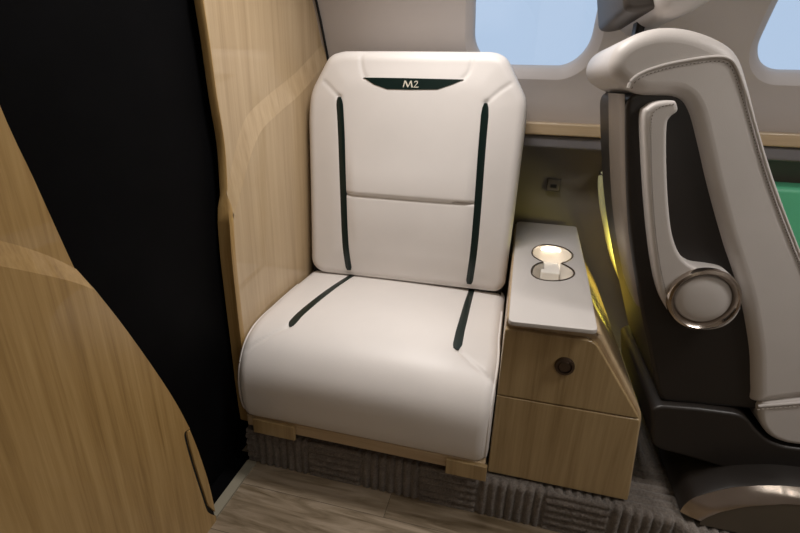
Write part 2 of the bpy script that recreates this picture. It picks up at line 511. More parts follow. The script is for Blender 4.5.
# facet: the lower field stands proud of the upper one, with a sloping band between
hi = cr(yz([(327, 42), (300, 72), (270, 97), (250, 118), (240, 148), (233, 182), (231, 194)], XR), 5, False)
lo = cr(yz([(327, 62), (302, 92), (280, 112), (262, 130), (250, 158), (240, 195), (234, 215)], XR), 5, False)
PROUD = 0.010
def edge_pt(z):
    for a, b in zip(edge, edge[1:]):
        if a.y >= z >= b.y: return a.lerp(b, (a.y - z) / max(1e-9, a.y - b.y))
    return edge[-1]
def partition_body():
    bm = bmesh.new(); xu, xl = XR - PROUD, XR
    f = lambda p, x: bm.verts.new((x, p.x, p.y))
    up_ = [p for p in edge if p.y > hi[-1].y] + list(reversed(hi)) + [Vector((back_edge_y(z), z)) for z in lin(hi[0].y, 1.32, 10)]
    lo_ = [p for p in edge if p.y < lo[-1].y] + [Vector((back_edge_y(z), z)) for z in lin(Z_PLAT, lo[0].y, 10)] + list(lo)
    bm.faces.new([f(p, xu) for p in up_]); bm.faces.new([f(p, xl) for p in lo_])
    A = [f(p, xu) for p in hi]; B = [f(p, xl) for p in lo]
    for i in range(len(A) - 1): bm.faces.new((A[i], A[i + 1], B[i + 1], B[i]))
    bk = [bm.verts.new((XR - 0.029, p.x, p.y)) for p in outl]; bm.faces.new(bk)
    return bm
link('panel', partition_body(), M['oak_part'], part_r, smooth=12)
def edge_band():
    bm = bmesh.new(); rows = []
    for p in edge:
        t = smooth01((p.y - lo[-1].y) / (hi[-1].y - lo[-1].y)); x1 = XR - PROUD * t
        d = 0.004 + 0.004 * (1 - t)
        rows.append([bm.verts.new(q) for q in ((x1, p.x + 0.002, p.y), (x1 + 0.0006, p.x - 0.001, p.y), (x1 - 0.004, p.x - d, p.y), (XR - 0.033 + 0.007 * t, p.x - d + 0.001, p.y), (XR - 0.036 + 0.008 * t, p.x + 0.006, p.y))])
    for a, b in zip(rows, rows[1:]):
        for i in range(4): bm.faces.new((a[i], a[i + 1], b[i + 1], b[i]))
    return bm
link('edge_band', edge_band(), M['oak_left'], part_r, smooth=50, label='darker rounded front edge')
# thin black joint where the partition meets the sidewall
link('joint_strip', tube([wall_pt(XR + 0.001, z, -0.002) for z in lin(0.82, 1.30, 16)], 0.0035), M['gap'], part_r, label='black joint along the sidewall')

XL = -0.550
le = yz([(0, 90), (40, 180), (60, 225), (78, 265), (84, 276), (95, 290), (130, 335), (170, 393), (190, 430), (205, 470), (213, 500)], XL) + [(0.628, 0.0)]
le = [(0.385, 1.36), (0.392, 1.1)] + le
ledge_l = cr(le, 4, False)
lhi = cr(yz([(82, 270), (60, 259), (30, 248), (0, 240), (-60, 226)], XL), 3, False)
llo = cr(yz([(95, 290), (70, 281), (35, 273), (0, 266), (-60, 256)], XL), 3, False)
y_in = -0.055
# strip let into the edge low down, with a black gap round it
cut = cr(yz([(190, 429), (184.5, 433), (186, 444), (193.5, 470), (202, 496), (206, 508), (209, 513), (216.5, 516)], XL), 4, False)
part_l = empty('partition', (XL - 0.02, 0.3, 0.0), 'large honey oak partition with curved edge in the left foreground', 'partition')
def left_body():
    bm = bmesh.new(); xu, xl = XL - 0.009, XL
    f = lambda p, x: bm.verts.new((x, p.x, p.y))
    up_ = [p for p in ledge_l if p.y > lhi[0].y] + list(lhi) + [Vector((y_in, lhi[-1].y + 0.01)), Vector((y_in, 1.36))]
    zcut = cut[0].y
    lo_ = [p for p in ledge_l if llo[0].y > p.y > zcut] + cut + [p for p in ledge_l if p.y < cut[-1].y] + [Vector((y_in, 0.0)), Vector((y_in, llo[-1].y + 0.01))] + list(reversed(llo))
    bm.faces.new([f(p, xu) for p in up_]); bm.faces.new([f(p, xl) for p in lo_])
    A = [f(p, xu) for p in lhi] + [bm.verts.new((xu, y_in, lhi[-1].y + 0.01))]; B = [f(p, xl) for p in llo] + [bm.verts.new((xl, y_in, llo[-1].y + 0.01))]
    for i in range(len(A) - 1): bm.faces.new((A[i], A[i + 1], B[i + 1], B[i]))
    # free edge, rounded back
    E = []
    for p in ledge_l:
        x1 = XL - 0.009 * smooth01((p.y - llo[0].y) / (lhi[0].y - llo[0].y))
        if zcut > p.y > cut[-1].y: E.append(None); continue
        E.append([bm.verts.new(q) for q in ((x1, p.x, p.y), (x1 - 0.004, p.x + 0.003, p.y), (x1 - 0.012, p.x + 0.004, p.y), (XL - 0.036, p.x, p.y))])
    for a, b in zip(E, E[1:]):
        if not (a and b): continue
        for i in range(3): bm.faces.new((a[i], a[i + 1], b[i + 1], b[i]))
    C_ = [[bm.verts.new((XL, p.x, p.y)), bm.verts.new((XL - 0.036, p.x, p.y))] for p in cut]
    for a, b in zip(C_, C_[1:]): bm.faces.new((a[0], a[1], b[1], b[0]))
    return bm
link('panel', left_body(), M['oak_left'], part_l, smooth=12)
inner = [Vector((p.x + 0.0085, p.y - 0.004)) for p in cut[4:-8]]
outer = [p for p in ledge_l if cut[-1].y + 0.006 < p.y < inner[0].y]
link('edge_strip', slab(inner + list(reversed(outer)), 'x', XL + 0.0005, XL - 0.03, 0.0012, 2), M['oak_left'], part_l, label='narrow strip let into the lower edge behind a black gap')
link('gap_shade', slab([p + Vector((-0.001, 0)) for p in cut] + [p + Vector((-0.001, 0)) for p in reversed([q for q in ledge_l if cut[-1].y < q.y < cut[0].y])], 'x', XL - 0.0035, XL - 0.030, 0.0, 1), M['gap'], part_l, label='black strip standing for the shade in the gap')  # black strip near the surface in place of the gap's own shadow

# black panel closing the passage
bm = box(-0.642, -0.611, 0.05, 1.2, 0.0, 1.40, 0.002)
box(-0.612, -0.577, 0.30, 0.82, 0.0, 0.008, 0.002, bm)
tag(link('passage_screen', bm, M['black'], origin=(-0.62, 0.5, 0)), 'plain black screen closing the passage between the two oak partitions', 'screen')
bm = box(-0.576, -0.552, 0.30, Y_STEP - 0.001, 0.0, 0.006, 0.002)
tag(link('threshold_strip', bm, M['threshold'], origin=(-0.58, 0.5, 0)), 'pale grey strip on the floor at the foot of the black screen', 'threshold')

# ------------------------------------------------------------------ white seat
seat = empty('cabin_seat', (-0.28, 1.0, Z_PLAT), 'white leather seat with dark green stripes, facing the aisle beside the oak partition', 'seat')
# cushion: closed section in (y,z) lofted along x
sec = [(1.215, 0.372), (1.10, 0.375), (1.00, 0.375), (0.915, 0.371), (0.858, 0.361), (0.815, 0.340), (0.786, 0.305), (0.772, 0.262), (0.771, 0.215), (0.777, 0.180), (0.790, 0.159), (0.820, 0.150), (1.215, 0.150)]
sec_d = cr(sec[:12], 8, False)
sec_d += [Vector((y, 0.150)) for y in lin(0.84, 1.215, 10)] + [Vector((1.215, z)) for z in lin(0.17, 0.36, 6)]
CX0, CX1 = -0.567, 0.0075
NT = 8 * 11
def seat_top_z(x, y):
    """Cushion top surface, for the strips."""
    best = None
    for a, b in zip(sec_d[:NT], sec_d[1:NT]):
        if a.x >= y >= b.x and a.y > 0.29: return a.lerp(b, (a.x - y) / max(1e-9, a.x - b.x)).y
    return 0.372
def top_pt(px, py):
    """First crossing of the sight line with the cushion's section."""
    d = ray(px, py); best = None
    for a, b in zip(sec_d[:NT], sec_d[1:NT]):
        e = b - a; den = d.y * e.y - d.z * e.x
        if abs(den) < 1e-12: continue
        w = a - Vector((EYE.y, EYE.z)); t = (w.x * e.y - w.y * e.x) / den; k = (w.x * d.z - w.y * d.y) / den
        if -0.001 <= k <= 1.001 and (best is None or t < best): best = t
    return EYE + d * best
cs_l = [top_pt(*p) for p in ((353, 276), (336, 287), (316, 302), (300, 316), (291, 327))]
cs_r = [top_pt(*p) for p in ((472, 290), (468, 303), (463, 322), (459, 337), (456, 350))]
seam_l = [top_pt(*p) for p in ((291, 327), (280, 332), (268, 338), (258, 343), (250, 348), (244, 352))]
seam_r = [top_pt(*p) for p in ((456, 350), (468, 361), (482, 373), (496, 386))]
seam_m = [top_pt(*p) for p in ((330, 306), (380, 306), (420, 310), (462, 318))]
groove_lines = [(cr(cs_l, 4, False), 0.0035, 0.0065), (cr(cs_r, 4, False), 0.0035, 0.0065), (cr(seam_l, 3, False), 0.0040, 0.0030), (cr(seam_r, 3, False), 0.0040, 0.0030)]
def cushion():
    bm = bmesh.new(); n = len(sec_d); nrm = []
    cen = Vector((1.0, 0.27))
    s = 1 if area2(sec_d) > 0 else -1
    for i in range(n):
        t = (sec_d[(i + 1) % n] - sec_d[i - 1]).normalized(); nrm.append(Vector((t.y, -t.x)) * s)
    R = 0.026
    xs = [CX0 + R * (1 - cos(pi / 2 * k / 6)) for k in range(6)] + lin(CX0 + R, CX1 - R, 170) + [CX1 - R * (1 - cos(pi / 2 * k / 6)) for k in range(5, -1, -1)]
    rings = []
    for x in xs:
        d = min(x - CX0, CX1 - x); e = 0 if d >= R else R - sqrt(max(0, R * R - (R - d) ** 2))
        u = (x - CX0) / (CX1 - CX0) * 2 - 1
        ring = []
        for i in range(n):
            p = sec_d[i] - nrm[i] * e
            if i < NT:
                puff = 0.007 * (1 - u * u) * smooth01((p.y - 0.20) / 0.1)
                q = Vector((x, p.x, p.y)); g = 0
                if p.y > 0.20 and i < 75:
                    for L, dep, w in groove_lines:
                        dd = pl_dist(q, L)
                        if dd < 0.03: g += dep * exp(-(dd / w) ** 2)
                p = p + nrm[i] * (puff - g)
            xo = x
            if i < NT:   # slight swell of the front roll
                xo = x + 0.0035 * u * max(0.0, sin(pi * max(0, min(1, (0.95 - p.x) / 0.16))))
            ring.append(bm.verts.new((xo, p.x, p.y)))
        rings.append(ring)
    for a, b in zip(rings, rings[1:]):
        for i in range(n): bm.faces.new((a[i - 1], a[i], b[i], b[i - 1]))
    bm.faces.new(rings[0]); bm.faces.new(list(reversed(rings[-1])))
    return bm
cu = link('seat_cushion', cushion(), M['leather'], seat, smooth=60)
def puff_at(x):
    u = (x - CX0) / (CX1 - CX0) * 2 - 1; return 0.007 * (1 - u * u)
def ribbon(line, widths, normal_off, fn, thick=0.003, across=None):
    """Strip laid on a surface; fn(p) -> surface point, outward normal."""
    bm = bmesh.new(); rows = []
    for i, p in enumerate(line):
        a = line[max(0, i - 1)]; b = line[min(len(line) - 1, i + 1)]; t = (b - a).normalized()
        _, n0 = fn(p)
        s = n0.cross(t).normalized(); w = widths[i] if i < len(widths) else widths[-1]
        row = []
        for k in (-1, -0.5, 0, 0.5, 1):
            q, nn = fn(p + s * (w * k)); row.append(bm.verts.new(q + nn * (normal_off + 0.0012 * (1 - k * k))))
        row.append(bm.verts.new(row[4].co - n0 * thick)); row.append(bm.verts.new(row[0].co - n0 * thick))
        rows.append(row)
    for a, b in zip(rows, rows[1:]):
        for k in range(7): bm.faces.new((a[k - 1], a[k], b[k], b[k - 1]))
    bm.faces.new(rows[0]); bm.faces.new(list(reversed(rows[-1])))
    return bm
def top_fn(p):
    def zz(x, y): return seat_top_z(x, y) + puff_at(x)
    e = 0.004
    n0 = Vector((-(zz(p.x + e, p.y) - zz(p.x - e, p.y)) / (2 * e), -(zz(p.x, p.y + e) - zz(p.x, p.y - e)) / (2 * e), 1)).normalized()
    return Vector((p.x, p.y, zz(p.x, p.y))), n0
for L in (cs_l, cs_r):
    line = cr(L, 8, False); k = len(line)
    wd = [0.0075 + 0.0050 * (i / k) for i in range(k)]
    for j in range(4): wd[-1 - j] *= (0.45 + 0.16 * j)
    link('accent_strip', ribbon(line, wd, -0.0005, top_fn, 0.004), M['green_trim'], cu, label='dark green strip')
# welts along both ends of the cushion
for xe, s in ((CX0 + 0.004, -1), (CX1 - 0.004, 1)):
    pts = [Vector((xe, p.x, p.y)) for p in sec_d[8:NT - 1]]
    ins = []
    for i, p in enumerate(pts):
        a = pts[max(0, i - 1)]; b = pts[min(len(pts) - 1, i + 1)]; t = (b - a).normalized()
        n_ = Vector((0, t.z, -t.y)); n_ = n_ if n_.dot(p - Vector((xe, 1.0, 0.27))) > 0 else -n_
        sw = 0.0035 * s * max(0.0, sin(pi * max(0, min(1, (0.95 - p.y) / 0.16))))
        ins.append(p - n_ * 0.0115 + Vector((sw, 0, 0)))
    w = tube(ins, 0.0028)
    link('welt', w, M['leather'], cu)
    link('stitching', stitches([p + Vector((-s * 0.0085, -0.0, 0.0)) + (p - Vector((p.x, 1.0, 0.27))).normalized() * 0.0072 for p in ins], 0.0007, 0.004, 0.003), M['thread'], cu)

# backrest
BY0, BY1 = 1.165, 1.205
BZ0, BZ1 = 0.372, 0.968
def yfront(z): return BY0 + (BY1 - BY0) * (z - BZ0) / (BZ1 - BZ0)
def bp(px, py, back=0.0):
    z = 0.7
    for _ in range(6):
        p = on_y(px, py, yfront(z) + back); z = p.z
    return Vector((p.x, p.z))
out_px = [(313, 262), (312, 200), (310, 115), (312, 92), (331, 55), (345, 51), (495, 52), (507, 57), (527, 100), (527, 116), (515, 210), (505, 285), (497, 291), (322, 271)]
OUT = rounded([bp(p[0], p[1], 0.024) for p in out_px], [0.02, 0, 0.03, 0.025, 0.02, 0.02, 0.02, 0.02, 0.03, 0.03, 0, 0.015, 0.015, 0.02], 5)
OUT = [Vector(p) for p in OUT]
zmin, zmax = min(p.y for p in OUT), max(p.y for p in OUT)
def xrange_at(z):
    xs = []
    for a, b in zip(OUT, OUT[1:] + OUT[:1]):
        if (a.y - z) * (b.y - z) <= 0 and abs(a.y - b.y) > 1e-9: xs.append(a.x + (b.x - a.x) * (z - a.y) / (b.y - a.y))
    return (min(xs), max(xs)) if xs else (-0.3, -0.2)
SL = cr([bp(*p) for p in ((340, 97), (342, 130), (344, 190), (346, 240), (349, 270))], 6, False)
SR = cr([bp(*p) for p in ((486, 103), (482, 150), (478, 205), (474, 250), (469, 284))], 6, False)
HS = [bp(*p) for p in ((347, 193.3), (475, 203))]
HS = [HS[0].lerp(HS[1], k / 3) for k in range(4)]
BADGE = [bp(*p) for p in ((364, 77.5), (400, 78), (464, 79.5), (452, 84.5), (438, 89.3), (412, 89.5), (388, 89), (375, 84.5))]
seams = [(SL, 0.004, 0.006), (SR, 0.004, 0.006), (HS, 0.0055, 0.0032),
         ([bp(*p) for p in ((324, 81), (331, 88), (340, 97))], 0.0035, 0.003),
         ([bp(*p) for p in ((512, 83), (500, 91), (486, 103))], 0.0035, 0.003),
         (cr([bp(*p) for p in ((361, 52), (361, 62), (363, 72), (366, 78))], 4, False), 0.0035, 0.003),
         (cr([bp(*p) for p in ((473, 53), (472, 62), (469, 72), (463, 79))], 4, False), 0.0035, 0.003)]
hs_z = sum(p.y for p in HS) / 4
RB = 0.024
def back_y(x, z, grooves=True):
    p = Vector((x, z)); d = pl_dist(p, OUT, True)
    y = yfront(z)
    if d < RB: y += RB - sqrt(max(0, RB * RB - (RB - d) ** 2))
    y -= 0.006 * smooth01((d - 0.01) / 0.08)
    # padding of the middle panel, fuller just above the cross seam
    xl = SL[min(len(SL) - 1, max(0, int((SL[0].y - z) / (SL[0].y - SL[-1].y) * (len(SL) - 1))))].x
    xr = SR[min(len(SR) - 1, max(0, int((SR[0].y - z) / (SR[0].y - SR[-1].y) * (len(SR) - 1))))].x
    t = (x - xl) / max(1e-6, xr - xl)
    if 0 < t < 1:
        k = smooth01(min(t, 1 - t) / 0.10)
        zl = HS[0].y + (HS[-1].y - HS[0].y) * t
        if z >= zl: y -= k * 0.0085 * exp(-((z - zl - 0.012) / 0.085) ** 2)
        else: y -= k * 0.0055 * exp(-((z - zl + 0.07) / 0.08) ** 2)
    if grooves:
        for L, dep, w in seams:
            dd = pl_dist(p, L)
            if dd < 3.2 * w: y += dep * exp(-(dd / w) ** 2)
    return y
def backrest():
    bm = bmesh.new()
    K = 130
    zz = sorted(set([zmin + (zmax - zmin) * i / K for i in range(K + 1)] + [zmin + 0.0004, zmin + 0.0015, zmin + 0.003, zmax - 0.0004, zmax - 0.0015, zmax - 0.003]))
    zz[0] += 1e-5; zz[-1] -= 1e-5
    U = sorted(set([i / 110 for i in range(111)] + [0.002, 0.005, 0.014, 0.998, 0.995, 0.986]))
    rows = []
    for z in zz:
        a, b = xrange_at(z); rows.append([bm.verts.new((a + (b - a) * u, back_y(a + (b - a) * u, z), z)) for u in U])
    for a, b in zip(rows, rows[1:]):
        for i in range(len(U) - 1): bm.faces.new((a[i], a[i + 1], b[i + 1], b[i]))
    loop = [r[0] for r in rows] + rows[-1][1:] + [r[-1] for r in reversed(rows[:-1])] + list(reversed(rows[0][1:-1]))
    prev = loop
    for dy, sh in ((0.03, 0.0), (0.07, 0.0), (0.10, 0.006), (0.112, 0.02)):
        P = [Vector((v.co.x, v.co.z)) for v in loop]; c = Vector((-0.27, 0.67))
        ring = [bm.verts.new((p.x + (c.x - p.x) * sh * 2, yfront(p.y) + RB + dy, p.y + (c.y - p.y) * sh * 2)) for p in P]
        for i in range(len(ring)): bm.faces.new((prev[i - 1], prev[i], ring[i], ring[i - 1]))
        prev = ring
    bm.faces.new(prev)
    return bm
br = link('backrest', backrest(), M['leather'], seat, smooth=60)
def back_fn(p):
    e = 0.003; f = lambda x, z: back_y(x, z, False)
    n_ = Vector(((f(p.x + e, p.z) - f(p.x - e, p.z)) / (2 * e), -1, (f(p.x, p.z + e) - f(p.x, p.z - e)) / (2 * e))).normalized()
    return Vector((p.x, f(p.x, p.z), p.z)), n_
for L in (SL, SR):
    line = [Vector((p.x, back_y(p.x, p.y, False), p.y)) for p in L]; k = len(line)
    wd = [0.0092] * k
    wd[0] = 0.004; wd[1] = 0.0075; wd[-1] = 0.006
    link('accent_strip', ribbon(line, wd, 0.0, back_fn, 0.004), M['green_trim'], br, label='dark green strip')
bm = bmesh.new(); B3 = dens(BADGE, 0.006)
fr = [bm.verts.new((p.x, back_y(p.x, p.y, False) - 0.0015, p.y)) for p in B3]
bk = [bm.verts.new((p.x, back_y(p.x, p.y, False) + 0.004, p.y)) for p in B3]
bm.faces.new(fr)
for i in range(len(fr)): bm.faces.new((fr[i - 1], fr[i], bk[i], bk[i - 1]))
link('badge_panel', bm, M['green_trim'], br, label='dark green tapered badge with pale lettering')
def letters():
    """M 2 in flared capitals, as flat raised strokes."""
    bm = bmesh.new()
    o = bp(403.6, 87.3); e = bp(419.5, 87.6); t_ = bp(403.6, 80.6)
    w = (e - o).length; h = (t_ - o).length
    ux = (e - o).normalized(); uz = Vector((-ux.y, ux.x))
    def put(poly):
        f1, f2 = [], []
        for a, b in poly:
            q = o + ux * (a * w) + uz * (b * h); y = yfront(q.y) - 0.006
            y = back_y(q.x, q.y, False)
            f1.append(bm.verts.new((q.x, y - 0.0028, q.y))); f2.append(bm.verts.new((q.x, y - 0.001, q.y)))
        bm.faces.new(f1)
        for i in range(len(f1)): bm.faces.new((f1[i - 1], f1[i], f2[i], f2[i - 1]))
    put([(0.00, 0), (0.055, 0), (0.135, 0.85), (0.135, 1.0), (0.085, 1.0)])
    put([(0.085, 1.0), (0.175, 1.0), (0.325, 0.28), (0.325, 0.0), (0.285, 0.0)])
    put([(0.285, 0.0), (0.325, 0.0), (0.50, 0.85), (0.49, 1.0), (0.455, 1.0)])
    put([(0.455, 1.0), (0.53, 1.0), (0.62, 0.0), (0.54, 0.0)])
    arc = [(0.69 + 0.0, 0.78), (0.72, 0.92), (0.79, 1.0), (0.87, 0.98), (0.925, 0.87), (0.925, 0.70), (0.88, 0.50), (0.80, 0.30), (0.71, 0.11)]
    inn = [(0.735, 0.72), (0.755, 0.83), (0.80, 0.88), (0.85, 0.86), (0.875, 0.79), (0.87, 0.68), (0.825, 0.50), (0.75, 0.30), (0.66, 0.0)]
    for i in range(len(arc) - 1): put([arc[i], arc[i + 1], inn[i + 1], inn[i]])
    put([(0.66, 0.0), (0.70, 0.13), (0.94, 0.13), (0.98, 0.20), (0.97, 0.0)])
    return bm
link('lettering', letters(), M['letters'], br, label='pale raised lettering')
# black tray that the cushions sit in
bm = box(-0.556, -0.004, 1.19, 1.40, 0.19, 0.40, 0.004)
link('seat_frame', bm, M['gap'], seat, label='black frame in the gap between cushion and backrest')
base = box(-0.556, 0.006, 0.786, 1.40, 0.129, 0.160, 0.003)
base = link('seat_base', base, M['oak_x'], seat, label='oak plinth under the cushion')
for x0, x1, z0 in ((-0.536, -0.430, 0.119), (-0.076, 0.0105, 0.119)):
    link('base_block', box(x0, x1, 0.777, 0.787, z0, 0.158, 0.002), M['oak_z'], base)

# ------------------------------------------------------------------ side cabinet
cab = empty('side_cabinet', (0.15, 1.1, Z_PLAT), 'angular oak side cabinet with pale leather top, right of the white seat', 'cabinet')
YF = 0.820
FP = xz([(508, 326), (602, 336), (641, 418), (629, 500)], YF)
FL = 0.0125
prof_c = [(FL, Z_PLAT + 0.006), (FL, 0.478), (FP[1][0], 0.478), (FP[2][0] + 0.006, FP[2][1]), (FP[3][0] + 0.004, Z_PLAT + 0.006)]
zsplit = FP[2][1] - 0.004
body = slab(rounded(prof_c, [0.002, 0.008, 0.02, 0.02, 0.002], 5), 'y', YF + 0.012, 1.505, 0.006, 3)
link('cabinet_body', body, M['oak_part'], cab)
# drawer front (upper) and lower panel, each a proud face with a hairline gap
def xr_at(z):
    a, b, c = prof_c[2], prof_c[3], prof_c[4]
    if z > b[1]: return b[0] + (a[0] - b[0]) * (z - b[1]) / (a[1] - b[1])
    return b[0] + (c[0] - b[0]) * (z - b[1]) / (c[1] - b[1])
up_p = [(FL, zsplit + 0.0012), (xr_at(zsplit) - 0.008, zsplit + 0.0012), (prof_c[2][0] - 0.010, 0.466), (FL, 0.466)]
dr = link('drawer_front', slab(rounded(up_p, [0.001, 0.006, 0.018, 0.008], 5), 'y', YF, YF + 0.02, 0.0025, 3), M['oak_z'], cab)
lo_p = [(FL, Z_PLAT + 0.007), (prof_c[4][0] - 0.006, Z_PLAT + 0.007), (xr_at(zsplit) - 0.006, zsplit - 0.0012), (FL, zsplit - 0.0012)]
link('lower_panel', slab(rounded(lo_p, [0.002, 0.004, 0.006, 0.001], 4), 'y', YF, YF + 0.02, 0.0025, 3), M['oak_z'], cab)
k = on_y(564.5, 365.5, YF)
link('latch', lathe([(0.0005, -0.0065), (0.0105, -0.0065), (0.0125, -0.005), (0.0130, -0.0045), (0.0130, -0.0075), (0.0175, -0.007), (0.0185, -0.004), (0.0185, 0.004)], k, 'y', 40), M['bronze'], dr, label='round bronze push latch')
# top: oak edging in front, leather pad behind
ZT = 0.490
edge_p = [(FL + 0.0005, 0.4775), (prof_c[2][0] + 0.004, 0.4775), (prof_c[2][0] - 0.006, ZT), (FL + 0.0005, ZT)]
link('top_edging', slab(rounded(edge_p, [0.001, 0.004, 0.012, 0.010], 5), 'y', YF + 0.001, 1.503, 0.007, 4), M['oak_part'], cab)
# cup holder outline on the pad
hole_px = [(532, 252), (535, 247.5), (543, 245), (554, 245.5), (565, 248.5), (572, 253.5), (572, 258), (566, 262), (562, 263.2), (566, 265.5), (573, 270), (574, 275), (568, 279), (557, 281), (545, 280.5), (536, 278), (531.5, 273.5), (532.5, 267.5), (538, 263.5), (543, 262.3), (538, 259.5), (533, 256)]
ZP = 0.4985
hole = [Vector((p.x, p.y)) for p in (on_z(a, b, ZP) for a, b in hole_px)]
hole = cr(hole, 4)
pad_pts = rounded([(p.x, p.y) for p in (on_z(508.5, 321, ZP), on_z(598, 330.5, ZP), on_z(587, 272, ZP))] + [(0.200, 1.498), (0.018, 1.498)], [0.012, 0.012, 0.05, 0.01, 0.02], 6)
def pad_with_hole():
    """Leather pad: filled outline with the cup holder cut out."""
    cu = bpy.data.curves.new('tmp', 'CURVE'); cu.dimensions = '2D'; cu.fill_mode = 'BOTH'
    for pts in (pad_pts, inset(hole, -0.0002)):
        s = cu.splines.new('POLY'); s.points.add(len(pts) - 1)
        for q, p in zip(s.points, pts): q.co = (p[0], p[1], 0, 1)
        s.use_cyclic_u = True
    cu.extrude = 0.003; cu.bevel_depth = 0.0014; cu.bevel_resolution = 2; cu.offset = -0.0014
    o = bpy.data.objects.new('tmp', cu); COL.objects.link(o)
    dg = bpy.context.evaluated_depsgraph_get()
    me = bpy.data.meshes.new_from_object(o.evaluated_get(dg)); bm = bmesh.new(); bm.from_mesh(me)
    bpy.data.objects.remove(o); bpy.data.curves.remove(cu); bpy.data.meshes.remove(me)
    bmesh.ops.remove_doubles(bm, verts=bm.verts, dist=1e-6)
    bmesh.ops.translate(bm, vec=(0, 0, ZP - 0.0044), verts=bm.verts)
    return bm
pad = link('leather_top', pad_with_hole(), M['leather_pad'], cab, smooth=40, label='pale leather pad')
# open the wood below the cup holder
def cut_hole(o, poly, z0, z1):
    cb = slab(poly, 'z', z1, z0, 0, 1); me = bpy.data.meshes.new('cutter'); bmesh.ops.recalc_face_normals(cb, faces=cb.faces)
    cb.to_mesh(me); cb.free()
    c = bpy.data.objects.new('cutter', me); COL.objects.link(c)
    md = o.modifiers.new('cut', 'BOOLEAN'); md.operation = 'DIFFERENCE'; md.solver = 'EXACT'; md.object = c
    bpy.context.view_layer.update()
    nm = bpy.data.meshes.new_from_object(o.evaluated_get(bpy.context.evaluated_depsgraph_get()))
    o.modifiers.clear(); old = o.data; o.data = nm; bpy.data.meshes.remove(old)
    bpy.data.objects.remove(c); bpy.data.meshes.remove(me)
for o in list(cab.children):
    if o.name.split('.')[0] in ('cabinet_body', 'top_edging'):
        cut_hole(o, inset(hole, -0.002), 0.40, 0.55)
def well():
    bm = bmesh.new(); rings = []
    for off, z in ((0.0, ZP + 0.0004), (0.0016, ZP + 0.0012), (0.003, ZP - 0.0008), (0.003, ZP - 0.02), (0.003, ZP - 0.048), (0.006, ZP - 0.052)):
        Q = inset(hole, off) if off else hole
        rings.append([bm.verts.new((q.x, q.y, z)) for q in Q])
    n = len(hole)
    for a, b in zip(rings[2:], rings[3:]):
        for i in range(n): bm.faces.new((a[i - 1], a[i], b[i], b[i - 1]))
    bm.faces.new(rings[-1])
    for v in rings[0] + rings[1]: bm.verts.remove(v)
    return bm
ch = link('cup_holder', well(), M['white_plastic'], cab, smooth=50, label='white lit recess')
link('metal_rim', tube([Vector((q.x, q.y, ZP + 0.0005)) for q in hole], 0.0016, closed=True), M['bronze'], ch, label='thin dark metal rim')
hc = sum(hole, Vector((0, 0))) / len(hole)
w0 = on_z(552, 272, ZP)
link('divider', box(hc.x - 0.024, hc.x + 0.020, hc.y - 0.030, hc.y + 0.045, ZP - 0.052, ZP - 0.016, 0.004), M['white_plastic'], ch)
hy0, hy1 = min(q.y for q in hole), max(q.y for q in hole)
for xa, xb, yy in ((hc.x - 0.030, hc.x + 0.030, hy1 - 0.010), (hc.x - 0.052, hc.x - 0.040, hy0 + 0.030), (hc.x + 0.030, hc.x + 0.042, hy0 + 0.024)):
    link('cup_light', box(xa, xb, yy - 0.003, yy + 0.002, ZP - 0.012, ZP - 0.008, 0.001), M['led'], ch, label='small warm light under the rim')

# ------------------------------------------------------------------ white cabin seat from its side, leather darkened to stand for dimmer light
YS = 0.880
big = empty('cabin_seat', (0.62, 1.1, Z_PLAT), 'white leather seat, toned darker for dimmer light, in dark shell, seen side-on at the right', 'seat')
S_ = lambda pts, y=YS: xz(pts, y)
YB = 1.32
# hard shell (back and side)
sh_px = [(626, 92), (626, 150), (628, 215), (633, 262), (641, 310), (650, 352), (658, 392), (662, 403), (750, 411), (790, 414), (800, 330), (775, 240), (745, 140), (720, 92)]
sh = S_(sh_px)
shell = link('back_shell', slab(rounded(sh, 0.030, 6), 'y', YS + 0.004, YB - 0.085, 0.008, 6, R1=0.05), M['shell'], big)
back_px = [(626.5, 94), (626.5, 150), (628.5, 215), (633.5, 262), (641.5, 310)]
bl = cr(S_(back_px), 5, False)
bm = bmesh.new(); rows = []
for p in bl:
    rows.append([bm.verts.new((p.x - d, y, p.y)) for d, y in ((0.0005, YS + 0.012), (0.004, YS + 0.018), (0.006, YS + 0.04), (0.005, YS + 0.10), (0.001, YS + 0.18), (-0.010, YS + 0.26), (-0.030, YS + 0.325))])
for a, b in zip(rows, rows[1:]):
    for i in range(6): bm.faces.new((a[i], a[i + 1], b[i + 1], b[i]))
link('back_panel', bm, M['shell_taupe'], shell, smooth=70, label='taupe rear panel')
# upholstery: side profile with a full roll at the shoulder
up_px = [(622, 86), (612, 76), (610, 62), (618, 46), (636, 34), (662, 27), (692, 29), (722, 40), (740, 55), (750, 82), (762, 128), (777, 178), (800, 241), (832, 320), (848, 396), (800, 400), (756, 404), (752.5, 390), (751, 350), (741, 295), (724, 242), (709, 188), (699, 145), (690, 112), (678, 98), (655, 96), (640, 95)]
upq = cr(S_(up_px, 0.872), 5)
uph = link('backrest', slab(upq, 'y', 0.868, YB - 0.06, 0.022, 8, R1=0.06), M['shaded_white'], big, smooth=60)
